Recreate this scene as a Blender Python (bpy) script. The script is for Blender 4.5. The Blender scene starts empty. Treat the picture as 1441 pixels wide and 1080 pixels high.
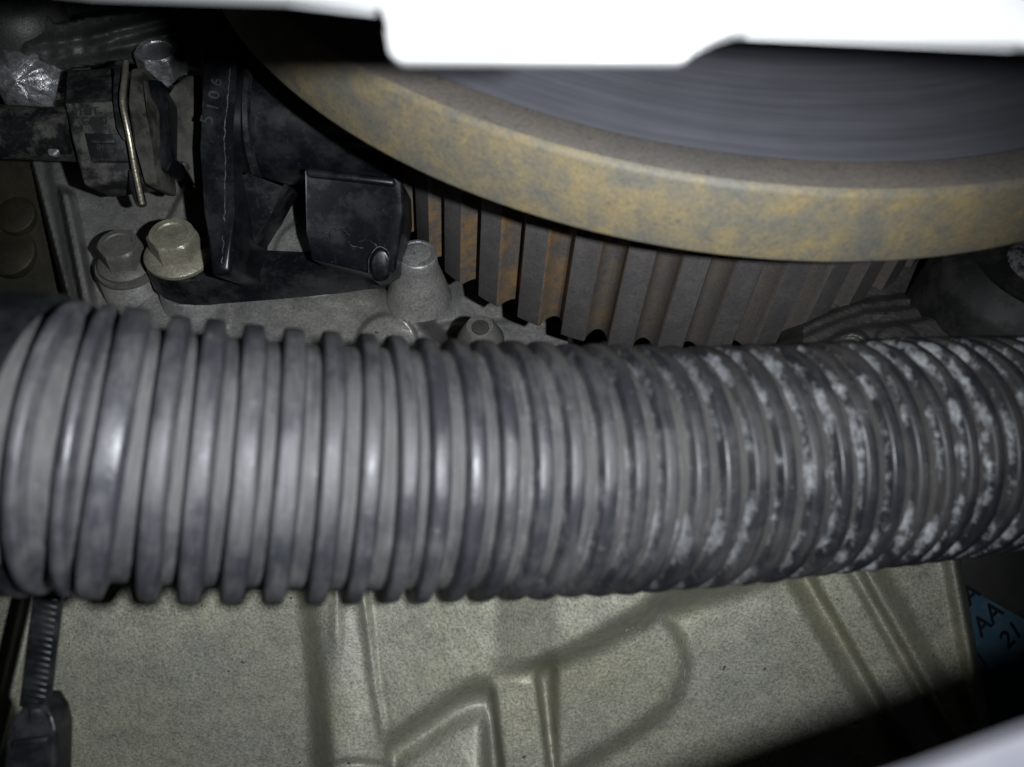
import bpy, bmesh, math, random
import numpy as np
from mathutils import Vector, Matrix

random.seed(7)
rng = np.random.default_rng(11)
SC = bpy.context.scene
COL = SC.collection
MM = 0.001
F = 1250.0            # focal length in photograph pixels (1441 wide)
H = 330.0             # camera height above the engine bay floor, mm

# ------------------------------------------------------------------ camera
cam_data = bpy.data.cameras.new('camera')
cam = bpy.data.objects.new('camera', cam_data)
COL.objects.link(cam)
cam.location = (0, 0, H * MM)
cam.rotation_euler = (0, 0, 0)
cam_data.sensor_width = 36.0
cam_data.lens = 36.0 * F / 1441.0
cam_data.clip_start = 0.005
cam_data.clip_end = 20.0
cam_data.dof.use_dof = True
cam_data.dof.focus_distance = 0.205
cam_data.dof.aperture_fstop = 25.0
SC.camera = cam

# ------------------------------------------------------------------ world (dark engine bay) and the phone's flash
world = bpy.data.worlds.new('World')
SC.world = world
world.use_nodes = True
bg = world.node_tree.nodes['Background']
bg.inputs[0].default_value = (0.55, 0.62, 0.7, 1)
bg.inputs[1].default_value = 0.006

fl = bpy.data.lights.new('flash', 'SPOT')
flash = bpy.data.objects.new('flash', fl)
COL.objects.link(flash)
flash.location = (0.021, 0.001, H * MM)
fl.energy = 1.72
fl.color = (0.91, 0.945, 1.0)
fl.shadow_soft_size = 0.0016
fl.spot_size = math.radians(103)
fl.spot_blend = 1.0
d_aim = Vector((-0.036, -0.014, H * MM - 0.200)) - flash.location
flash.rotation_euler = d_aim.to_track_quat('-Z', 'Y').to_euler()

vs = SC.view_settings
vs.view_transform = 'Standard'
vs.look = 'None'
vs.exposure = 0.0
vs.gamma = 1.0
vs.use_curve_mapping = False

# ------------------------------------------------------------------ helpers: space
def P(px, py, d):
    """photo pixel at depth d (mm) -> world point in mm"""
    return Vector(((px - 720.5) / F * d, (540.0 - py) / F * d, H - d))

W = Vector((0.0565, 0.5998, 0.7982)).normalized()       # axis of the engine's bolts and crank
U = (Vector((1, 0, 0)) - W * W.x).normalized()
V = W.cross(U).normalized()

def S(t):
    t = np.clip(t, 0, 1)
    return t * t * (3 - 2 * t)

# ------------------------------------------------------------------ helpers: objects
def mesh_from(name, verts, faces, smooth=True, sharp=40, mats=None, fmat=None):
    me = bpy.data.meshes.new(name)
    me.from_pydata([tuple(c * MM for c in v) for v in verts], [], faces)
    me.update()
    if smooth:
        me.polygons.foreach_set('use_smooth', [True] * len(me.polygons))
        if sharp:
            me.set_sharp_from_angle(angle=math.radians(sharp))
    if mats:
        for m in mats:
            me.materials.append(m)
    if fmat is not None:
        me.polygons.foreach_set('material_index', fmat)
    return me

def link(name, me, parent=None):
    o = bpy.data.objects.new(name, me)
    COL.objects.link(o)
    if parent is not None:
        o.parent = parent
        base = parent
        off = Vector(parent.get('_o', (0, 0, 0)))
        o.location = -off
        o['_o'] = (0.0, 0.0, 0.0)
    return o

def thing(name, label, cat, at, group=None):
    """an Empty at the thing's base; at in mm"""
    o = bpy.data.objects.new(name, None)
    COL.objects.link(o)
    o.empty_display_size = 0.005
    o.location = Vector(at) * MM
    o['_o'] = tuple(o.location)
    tag(o, label, cat, group)
    return o

def tag(o, label, cat, group=None):
    o['label'] = label
    o['category'] = cat
    if group:
        o['group'] = group

def bm_mesh(name, bm, mats, sharp=40):
    bmesh.ops.recalc_face_normals(bm, faces=bm.faces)
    for v in bm.verts:
        v.co *= MM
    me = bpy.data.meshes.new(name)
    bm.to_mesh(me)
    bm.free()
    me.polygons.foreach_set('use_smooth', [True] * len(me.polygons))
    if sharp:
        me.set_sharp_from_angle(angle=math.radians(sharp))
    for m in mats:
        me.materials.append(m)
    return me

def prism(name, base, vec, mat, parent=None, bevel=0.6, seg=2, sharp=40, taper=1.0):
    """polygon 'base' (mm points, the near face) extruded by vec (mm)"""
    bm = bmesh.new()
    base = [Vector(b) for b in base]
    vec = Vector(vec)
    c = sum(base, Vector()) / len(base)
    a = [bm.verts.new(b) for b in base]
    e = [bm.verts.new(c + (b - c) * taper + vec) for b in base]
    n = len(base)
    bm.faces.new(a)
    bm.faces.new(list(reversed(e)))
    for i in range(n):
        bm.faces.new([a[(i + 1) % n], a[i], e[i], e[(i + 1) % n]])
    if bevel:
        bmesh.ops.bevel(bm, geom=list(bm.edges), offset=bevel, segments=seg, profile=0.5,
                        affect='EDGES', clamp_overlap=True)
    return link(name, bm_mesh(name, bm, [mat], sharp), parent)

def pxpoly(pts, d):
    if isinstance(d, (int, float)):
        return [P(x, y, d) for x, y in pts]
    return [P(x, y, dd) for (x, y), dd in zip(pts, d)]

def lathe(name, origin, axis, prof, mat, parent=None, seg=64, sharp=35, xdir=None, a0=0, a1=360, fm=None):
    """prof: list of (radius, offset along axis); open profile from axis outwards or closed ring"""
    axis = Vector(axis).normalized()
    x = Vector(xdir) if xdir else (Vector((1, 0, 0)) if abs(axis.x) < .9 else Vector((0, 1, 0)))
    x = (x - axis * x.dot(axis)).normalized()
    y = axis.cross(x)
    full = abs(a1 - a0) >= 360
    ns = seg if full else seg + 1
    verts, faces, fmat = [], [], []
    for i in range(ns):
        a = math.radians(a0 + (a1 - a0) * i / seg)
        dr = x * math.cos(a) + y * math.sin(a)
        for r, o in prof:
            verts.append(Vector(origin) + dr * r + axis * o)
    k = len(prof)
    for i in range(seg):
        j = (i + 1) % ns
        for q in range(k - 1):
            faces.append((i * k + q, j * k + q, j * k + q + 1, i * k + q + 1))
            fmat.append(fm[q] if fm else 0)
    me = mesh_from(name, verts, faces, True, sharp, mat if isinstance(mat, list) else [mat], fmat)
    bm = bmesh.new(); bm.from_mesh(me)
    bmesh.ops.remove_doubles(bm, verts=bm.verts, dist=1e-7)
    bmesh.ops.recalc_face_normals(bm, faces=bm.faces)
    bm.to_mesh(me); bm.free()
    return link(name, me, parent)

def catmull(pts, n):
    pts = np.array([tuple(p) for p in pts], float)
    m = len(pts)
    out = []
    for i in range(m - 1):
        p0 = pts[max(i - 1, 0)]; p1 = pts[i]; p2 = pts[i + 1]; p3 = pts[min(i + 2, m - 1)]
        for t in np.linspace(0, 1, n, endpoint=False):
            out.append(.5 * ((2 * p1) + (-p0 + p2) * t + (2 * p0 - 5 * p1 + 4 * p2 - p3) * t * t + (-p0 + 3 * p1 - 3 * p2 + p3) * t ** 3))
    out.append(pts[-1])
    return np.array(out)

def tube(name, pts, r, mat, parent=None, seg=24, cap=True):
    pts = [Vector(p) for p in pts]
    verts, faces = [], []
    n = len(pts)
    ref = None
    for i, p in enumerate(pts):
        t = (pts[min(i + 1, n - 1)] - pts[max(i - 1, 0)]).normalized()
        if ref is None:
            ref = Vector((0, 0, 1)) if abs(t.z) < .9 else Vector((1, 0, 0))
        ref = (ref - t * ref.dot(t)).normalized()
        b = t.cross(ref)
        rr = r[i] if hasattr(r, '__len__') else r
        for k in range(seg):
            a = 2 * math.pi * k / seg
            verts.append(p + (ref * math.cos(a) + b * math.sin(a)) * rr)
    for i in range(n - 1):
        for k in range(seg):
            q = (k + 1) % seg
            faces.append((i * seg + k, i * seg + q, (i + 1) * seg + q, (i + 1) * seg + k))
    if cap:
        faces.append(tuple(reversed(range(seg))))
        faces.append(tuple((n - 1) * seg + k for k in range(seg)))
    return link(name, mesh_from(name, verts, faces, True, 50, [mat]), parent)

def text_part(name, body, size, origin, xdir, ydir, mat, parent, thick=0.15, shear=0.0, bold=0.0):
    """raised or printed lettering as a thin mesh; size in mm"""
    cu = bpy.data.curves.new(name, 'FONT')
    cu.body = body
    cu.size = size * MM
    cu.extrude = thick * MM
    cu.shear = shear
    cu.offset = bold * MM
    cu.align_x = 'CENTER'
    cu.align_y = 'CENTER'
    tmp = bpy.data.objects.new(name, cu)
    COL.objects.link(tmp)
    dg = bpy.context.evaluated_depsgraph_get()
    dg.update()
    me = bpy.data.meshes.new_from_object(tmp.evaluated_get(dg))
    bpy.data.objects.remove(tmp)
    x = Vector(xdir).normalized()
    y = Vector(ydir); y = (y - x * y.dot(x)).normalized()
    z = x.cross(y)
    M = Matrix(((x.x, y.x, z.x), (x.y, y.y, z.y), (x.z, y.z, z.z))).to_4x4()
    M.translation = Vector(origin) * MM
    me.transform(M)
    me.materials.clear()
    me.materials.append(mat)
    return link(name, me, parent)

# ------------------------------------------------------------------ helpers: materials
class NT:
    def __init__(self, name):
        self.m = bpy.data.materials.new(name)
        self.m.use_nodes = True
        self.t = self.m.node_tree
        self.b = self.t.nodes['Principled BSDF']
        self.pos = self.t.nodes.new('ShaderNodeNewGeometry').outputs['Position']
    def n(self, typ, **kw):
        nd = self.t.nodes.new(typ)
        for k, v in kw.items():
            setattr(nd, k, v)
        return nd
    def l(self, a, b):
        self.t.links.new(a, b)
    def noise(self, mm, detail=4, rough=.55, vec=None, dist=0.0):
        nd = self.n('ShaderNodeTexNoise')
        nd.inputs['Scale'].default_value = 1000.0 / mm
        nd.inputs['Detail'].default_value = detail
        nd.inputs['Roughness'].default_value = rough
        nd.inputs['Distortion'].default_value = dist
        self.l(vec if vec is not None else self.pos, nd.inputs['Vector'])
        return nd.outputs[0]
    def ramp(self, fac, stops):
        r = self.n('ShaderNodeValToRGB')
        e = r.color_ramp.elements
        while len(e) < len(stops):
            e.new(.5)
        for q, (p, c) in zip(e, stops):
            q.position = p
            q.color = (c, c, c, 1) if isinstance(c, (int, float)) else tuple(c) + (1,)
        self.l(fac, r.inputs[0])
        return r.outputs[0]
    def mix(self, fac, a, b, typ='MIX'):
        m = self.n('ShaderNodeMix', data_type='RGBA', blend_type=typ)
        for s, v in ((m.inputs[0], fac), (m.inputs[6], a), (m.inputs[7], b)):
            if isinstance(v, (int, float)):
                s.default_value = v
            elif isinstance(v, tuple):
                s.default_value = v + (1,)
            else:
                self.l(v, s)
        return m.outputs[2]
    def math(self, op, a, b=0.0, c=None):
        m = self.n('ShaderNodeMath', operation=op)
        for s, v in zip(m.inputs, (a, b, c if c is not None else 0.0)):
            if isinstance(v, (int, float)):
                s.default_value = v
            else:
                self.l(v, s)
        return m.outputs[0]
    def maprange(self, v, a, b, c=0., d=1.):
        m = self.n('ShaderNodeMapRange')
        m.clamp = True
        self.l(v, m.inputs[0])
        for i, q in enumerate((a, b, c, d)):
            m.inputs[i + 1].default_value = q
        return m.outputs[0]
    def attr(self, name):
        a = self.n('ShaderNodeAttribute')
        a.attribute_name = name
        return a.outputs['Fac']
    def bump(self, height, mm, strength=1.0, prev=None):
        b = self.n('ShaderNodeBump')
        b.inputs['Strength'].default_value = strength
        b.inputs['Distance'].default_value = mm * MM
        self.l(height, b.inputs['Height'])
        if prev is not None:
            self.l(prev, b.inputs['Normal'])
        self.l(b.outputs[0], self.b.inputs['Normal'])
        return b.outputs[0]
    def out(self, color, rough=.5, metal=0.0, spec=.5):
        for k, v in (('Base Color', color), ('Roughness', rough), ('Metallic', metal), ('Specular IOR Level', spec)):
            s = self.b.inputs[k]
            if isinstance(v, (int, float)):
                s.default_value = v
            elif isinstance(v, tuple):
                s.default_value = v + (1,)
            else:
                self.l(v, s)
        return self.m

def cast_metal(name, c1, c2, dark, speck=.45, rough=.5, metal=.25, grain=.55, bumpd=.12, stain=0.5):
    g = NT(name)
    big = g.ramp(g.noise(26, 5, .6), [(.32, 0.), (.68, 1.)])
    col = g.mix(big, c1, c2)
    mid = g.ramp(g.noise(4.5, 6, .7), [(.42, 0.), (.72, 1.)])
    col = g.mix(g.math('MULTIPLY', mid, stain), col, dark)
    fine = g.noise(grain, 3, .7)
    f2 = g.ramp(fine, [(.28, 0.42), (.5, 1.0), (.75, 1.55)])
    col = g.mix(speck, col, g.mix(1.0, col, f2, 'MULTIPLY'))
    pit = g.ramp(g.noise(2.2, 1, .3), [(.185, 1.), (.215, 0.)])
    col = g.mix(g.math('MULTIPLY', pit, .8), col, (.02, .02, .018))
    n1 = g.bump(fine, bumpd, .9)
    g.bump(g.noise(5, 4, .6), .35, .5, n1)
    rr = g.maprange(fine, .3, .7, rough - .14, rough + .16)
    return g.out(col, rr, metal, .5)

def plastic(name, c, dust, amount=.5, rough=.38, mm=9., speck=.3, spec=.5, lo=.45, hi=.62):
    g = NT(name)
    d1 = g.ramp(g.noise(mm, 7, .68), [(lo, 0.), (hi, 1.)])
    col = g.mix(g.math('MULTIPLY', d1, amount), c, dust)
    sp = g.ramp(g.noise(.9, 2, .6), [(.66, 0.), (.74, 1.)])
    col = g.mix(g.math('MULTIPLY', sp, speck), col, tuple(min(1, q * 1.3) for q in dust))
    scr = g.ramp(g.noise(14, 3, .5, dist=2.5), [(.485, 0.), (.5, 1.), (.515, 0.)])
    col = g.mix(g.math('MULTIPLY', scr, .10), col, dust)
    g.bump(g.noise(.5, 3, .6), .03, .35)
    r = g.maprange(d1, 0, 1, rough, min(.95, rough + .35 * amount + .1))
    return g.out(col, r, 0, spec)

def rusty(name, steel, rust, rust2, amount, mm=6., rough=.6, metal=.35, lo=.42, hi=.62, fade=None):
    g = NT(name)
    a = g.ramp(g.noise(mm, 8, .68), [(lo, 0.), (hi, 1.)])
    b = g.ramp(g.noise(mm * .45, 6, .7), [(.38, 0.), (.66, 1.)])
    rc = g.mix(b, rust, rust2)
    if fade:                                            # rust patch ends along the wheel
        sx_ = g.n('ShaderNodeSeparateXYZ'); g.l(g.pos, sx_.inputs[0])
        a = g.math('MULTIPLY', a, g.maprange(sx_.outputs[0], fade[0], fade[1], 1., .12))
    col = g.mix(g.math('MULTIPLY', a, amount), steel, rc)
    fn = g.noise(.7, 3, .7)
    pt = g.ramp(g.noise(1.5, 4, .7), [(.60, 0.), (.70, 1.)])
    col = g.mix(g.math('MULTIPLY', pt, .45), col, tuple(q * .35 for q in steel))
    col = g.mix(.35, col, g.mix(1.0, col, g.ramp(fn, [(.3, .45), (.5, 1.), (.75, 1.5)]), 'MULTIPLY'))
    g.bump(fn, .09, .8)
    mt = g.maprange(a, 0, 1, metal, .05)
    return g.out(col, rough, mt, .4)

M = {}
M['cast'] = cast_metal('sand_cast_aluminium', (.385, .375, .270), (.335, .332, .285), (.19, .19, .168), metal=.27, grain=.6, speck=.75, rough=.50, bumpd=.12, stain=.6)
M['cast_up'] = cast_metal('weathered_cast_aluminium', (.31, .30, .265), (.25, .25, .24), (.13, .13, .125), metal=.45, stain=.6, grain=.6, bumpd=.08, rough=.44)
M['cast_dark'] = cast_metal('oily_cast_metal', (.060, .062, .055), (.042, .045, .042), (.022, .024, .022), metal=.3, rough=.5)
M['cast_shine'] = cast_metal('worn_bright_metal', (.55, .55, .56), (.32, .33, .33), (.10, .10, .10), metal=.75, rough=.36, grain=1.3, bumpd=.35)
M['bolt_cream'] = cast_metal('zinc_plated_steel', (.36, .34, .255), (.27, .255, .20), (.13, .12, .085), metal=.45, rough=.42, speck=.4, stain=.7, bumpd=.07)
M['bolt_grey'] = cast_metal('dusty_steel', (.16, .156, .135), (.12, .118, .105), (.06, .06, .055), metal=.3, rough=.55, speck=.4)
M['sensor'] = plastic('black_sensor_plastic', (.0045, .005, .0065), (.05, .05, .05), .18, .30, 8, spec=.4)
M['sensor2'] = plastic('black_bracket_plastic', (.005, .0055, .007), (.065, .065, .062), .26, .34, 6, spec=.4)
M['chalk_edge'] = plastic('chalky_scuffed_plastic', (.012, .012, .014), (.16, .16, .158), .8, .6, 2.2, lo=.46, hi=.62)
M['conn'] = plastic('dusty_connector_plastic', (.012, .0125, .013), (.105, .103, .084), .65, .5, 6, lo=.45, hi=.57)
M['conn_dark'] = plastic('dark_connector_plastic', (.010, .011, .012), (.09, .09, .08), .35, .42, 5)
M['brown_dust'] = plastic('brown_dusty_plastic', (.018, .017, .014), (.10, .093, .075), .6, .6, 6, lo=.4, hi=.6)
M['cable'] = plastic('black_cable_sleeve', (.009, .010, .011), (.12, .115, .095), .55, .35, 5)
M['tie'] = plastic('black_nylon', (.0045, .005, .006), (.035, .035, .036), .2, .38, 4)
M['blackbox'] = plastic('matte_black_plastic', (.007, .0075, .007), (.05, .048, .035), .3, .6, 8)
M['blue'] = plastic('blue_paper_label', (.035, .085, .125), (.07, .12, .155), .5, .5, 6, speck=.12)
M['ink'] = NT('black_ink').out((.006, .008, .012), .5)
M['letter'] = plastic('raised_lettering', (.018, .018, .019), (.05, .05, .049), .6, .55, 2)
M['letter_dark'] = NT('dark_lettering').out((.010, .010, .010), .6)
M['wire'] = cast_metal('spring_wire', (.52, .47, .36), (.42, .38, .30), (.2, .18, .13), metal=.8, rough=.35, speck=.2, bumpd=.03)
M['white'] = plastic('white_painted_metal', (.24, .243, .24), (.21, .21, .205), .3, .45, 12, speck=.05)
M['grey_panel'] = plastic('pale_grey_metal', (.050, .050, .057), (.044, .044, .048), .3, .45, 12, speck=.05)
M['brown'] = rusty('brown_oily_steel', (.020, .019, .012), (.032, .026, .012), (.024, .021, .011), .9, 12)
M['floor'] = plastic('grimy_floor', (.012, .012, .010), (.03, .028, .022), .5, .8, 25)

# rust of the crank pulley
M['rim'] = rusty('rusty_rim', (.140, .135, .112), (.265, .200, .090), (.205, .175, .108), .95, 5.5, .62, .12, lo=.36, hi=.64)
M['ring'] = rusty('brown_ring_face', (.165, .152, .135), (.205, .158, .122), (.18, .152, .128), .5, 14, .6, .2)
M['land'] = rusty('dark_steel_land', (.120, .114, .114), (.14, .122, .10), (.10, .092, .085), .5, 5, .5, .3)
M['groove'] = rusty('rusty_groove', (.112, .104, .095), (.285, .160, .056), (.20, .135, .065), 1.0, 7, .6, .15, lo=.40, hi=.62, fade=(-.002, .036))

def brushed():
    g = NT('brushed_dark_face')
    r = g.attr('rad')
    c = g.n('ShaderNodeCombineXYZ')
    g.l(g.math('MULTIPLY', r, 1.0), c.inputs[0])
    g.l(g.math('MULTIPLY', g.attr('ang'), 0.004), c.inputs[1])
    nz = g.noise(2.2, 5, .65, c.outputs[0])
    col = g.mix(g.ramp(nz, [(.3, 0.), (.7, 1.)]), (.130, .132, .152), (.195, .197, .222))
    pn = g.ramp(g.noise(9, 5, .6), [(.4, 0.), (.8, 1.)])
    col = g.mix(g.math('MULTIPLY', pn, .3), col, (.10, .10, .10))
    g.bump(nz, .08, .6)
    return g.out(col, .5, .3, .4)
M['face'] = brushed()

# corrugated hose: grey dusty at one end, dark with chalky residue at the other
def hose_mat(name, valley):
    g = NT(name)
    arc = g.attr('arc')          # mm along the hose, 0 at picture centre
    ang = g.attr('ang')          # radians round the hose
    cx = g.n('ShaderNodeCombineXYZ')
    g.l(g.math('MULTIPLY', arc, .001), cx.inputs[0])
    g.l(g.math('MULTIPLY', g.math('COSINE', ang), .0042), cx.inputs[1])
    g.l(g.math('MULTIPLY', g.math('SINE', ang), .0042), cx.inputs[2])
    streak = g.noise(2.4, 5, .6, cx.outputs[0])
    blotch = g.noise(11, 6, .65)
    zone = g.maprange(arc, -55, 30)                      # 0 dusty grey end, 1 dark chalky end
    far = g.maprange(arc, 22, 62)
    if valley:
        clean, dust = (.043, .043, .046), (.082, .080, .077)
        dark = (.026, .025, .024)
        amt = .85
    else:
        clean, dust = (.030, .031, .036), (.068, .068, .070)
        dark = (.014, .0145, .017)
        amt = .8
    d = g.ramp(g.math('ADD', g.math('MULTIPLY', blotch, .55), g.math('MULTIPLY', streak, .45)), [(.44, 0.), (.56, 1.)])
    left = g.mix(g.math('MULTIPLY', d, amt), clean, dust)
    right = g.mix(g.math('MULTIPLY', d, .45), dark, (.048, .045, .041))
    col = g.mix(zone, left, right)
    # chalky white residue, streaked round the rings, thicker in the valleys and towards the far end
    c2 = g.n('ShaderNodeCombineXYZ')
    g.l(g.math('MULTIPLY', arc, .001), c2.inputs[0])
    g.l(g.math('MULTIPLY', g.math('COSINE', ang), .0030), c2.inputs[1])
    g.l(g.math('MULTIPLY', g.math('SINE', ang), .0030), c2.inputs[2])
    fine = g.noise(.9, 8, .7, c2.outputs[0])
    w = g.math('ADD', g.math('MULTIPLY', fine, .40), g.math('MULTIPLY', g.noise(7.5, 9, .72), .60))
    w = g.math('ADD', w, g.math('MULTIPLY', g.maprange(g.math('SINE', ang), .90, .99), .05))
    w = g.math('ADD', w, g.math('MULTIPLY', g.attr('edge'), .17 if not valley else .13))
    lo = .685 if not valley else .635                     # residue clings to the rib edges
    w0 = g.ramp(w, [(lo - .04, 0.), (lo + .03, .6), (lo + .09, 1.)])
    wz = g.math('MULTIPLY', g.maprange(arc, -16, 48), 1.0)
    wz = g.math('MULTIPLY', wz, g.math('ADD', g.math('MULTIPLY', far, .45), .5))
    col = g.mix(g.math('MULTIPLY', w0, wz), col, (.36, .375, .385))
    sp = g.ramp(g.noise(.8, 2, .6), [(.66, 0.), (.75, 1.)])
    col = g.mix(g.math('MULTIPLY', sp, .18), col, (.25, .25, .24))
    c3 = g.n('ShaderNodeCombineXYZ')
    g.l(g.math('MULTIPLY', arc, .001), c3.inputs[0])
    g.l(g.math('MULTIPLY', g.math('COSINE', ang), .0012), c3.inputs[1])
    g.l(g.math('MULTIPLY', g.math('SINE', ang), .0012), c3.inputs[2])
    scr = g.noise(.32, 3, .6, c3.outputs[0])
    col = g.mix(.65, col, g.mix(1.0, col, g.ramp(scr, [(.3, .6), (.55, 1.), (.72, 1.6)]), 'MULTIPLY'))
    g.bump(g.math('ADD', g.math('ADD', streak, g.math('MULTIPLY', scr, .35)), g.math('MULTIPLY', g.noise(1.0, 3, .6), .4)), .16, .6)
    r = g.maprange(d, 0, 1, .38 if not valley else .6, .60 if not valley else .85)
    r = g.math('MAXIMUM', r, g.math('MULTIPLY', w0, .8))
    return g.out(col, r, 0, .40)
M['hose_crest'] = hose_mat('corrugated_crest', False)
M['hose_valley'] = hose_mat('corrugated_valley', True)

# ------------------------------------------------------------------ the setting
fo = prism('floor', [(-450, -450, 0), (450, -450, 0), (450, 450, 0), (-450, 450, 0)], (0, 0, -6), M['floor'], None, 0)
fo['kind'] = 'structure'

# ------------------------------------------------------------------ castings as relief surfaces
LAST = {}
def relief(root, x0, x1, y0, y1, step, depth, classes, mats, bottom=2.0):
    """depth(px,py)->mm from camera; classes(px,py)->int array per face; one mesh per class, normals carried over"""
    xs = np.arange(x0, x1 + .1, step); ys = np.arange(y0, y1 + .1, step)
    X, Y = np.meshgrid(xs, ys)
    D = depth(X, Y)
    LAST.update(x0=x0, y0=y0, step=step, D=D)
    pos = np.stack([(X - 720.5) / F * D, (540 - Y) / F * D, H - D], -1)
    gx = np.gradient(pos, axis=1); gy = np.gradient(pos, axis=0)
    nor = np.cross(gy, gx)
    nor /= np.linalg.norm(nor, axis=-1, keepdims=True)
    ny, nx = X.shape
    fx = (X[:-1, :-1] + X[1:, 1:]) / 2; fy = (Y[:-1, :-1] + Y[1:, 1:]) / 2
    cl = classes(fx, fy)
    idx = np.arange(nx * ny).reshape(ny, nx)
    quads = np.stack([idx[:-1, :-1], idx[1:, :-1], idx[1:, 1:], idx[:-1, 1:]], -1)
    pf = pos.reshape(-1, 3); nf = nor.reshape(-1, 3)
    for key, (nm, mat) in mats.items():
        q = quads[cl == key]
        if len(q) == 0:
            continue
        used, inv = np.unique(q, return_inverse=True)
        v = pf[used]; nn = nf[used]
        fc = inv.reshape(-1, 4)
        verts = [tuple(c) for c in v]; faces = [tuple(int(k) for k in f) for f in fc]
        norms = [tuple(c) for c in nn]
        if key == 0:                                  # closed down to the floor
            border = list(idx[0, :]) + list(idx[1:, -1]) + list(idx[-1, -2::-1]) + list(idx[-2:0:-1, 0])
            base = len(verts)
            for b in border:
                p = pf[b]
                verts.append(tuple(p)); verts.append((p[0], p[1], bottom))
                norms.append((0, 0, 0)); norms.append((0, 0, 0))
            m = len(border)
            for i in range(m):
                j = (i + 1) % m
                faces.append((base + 2 * i, base + 2 * j, base + 2 * j + 1, base + 2 * i + 1))
        me = mesh_from(nm, verts, faces, True, None, [mat])
        me.normals_split_custom_set_from_vertices(norms)
        link(nm, me, root)

def fbm(X, Y, scale, seed, amp):
    r = np.random.default_rng(seed)
    out = np.zeros_like(X)
    for k in range(14):
        a = r.uniform(0, 2 * np.pi); f = r.uniform(.5, 2.2) / scale
        out += np.sin((X * np.cos(a) + Y * np.sin(a)) * f * 2 * np.pi + r.uniform(0, 6.28)) / (1 + k * .25)
    return out * amp / 4

IP = np.interp
def soft(t, w):
    return w * np.log1p(np.exp(np.clip(t / w, -40, 40)))

def blur(h, sig):
    n = int(sig * 3 + 1)
    k = np.exp(-.5 * (np.arange(-n, n + 1) / sig) ** 2); k /= k.sum()
    p = np.pad(h, n, mode='edge')
    p = np.apply_along_axis(lambda v: np.convolve(v, k, 'valid'), 0, p)
    return np.apply_along_axis(lambda v: np.convolve(v, k, 'valid'), 1, p)

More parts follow.
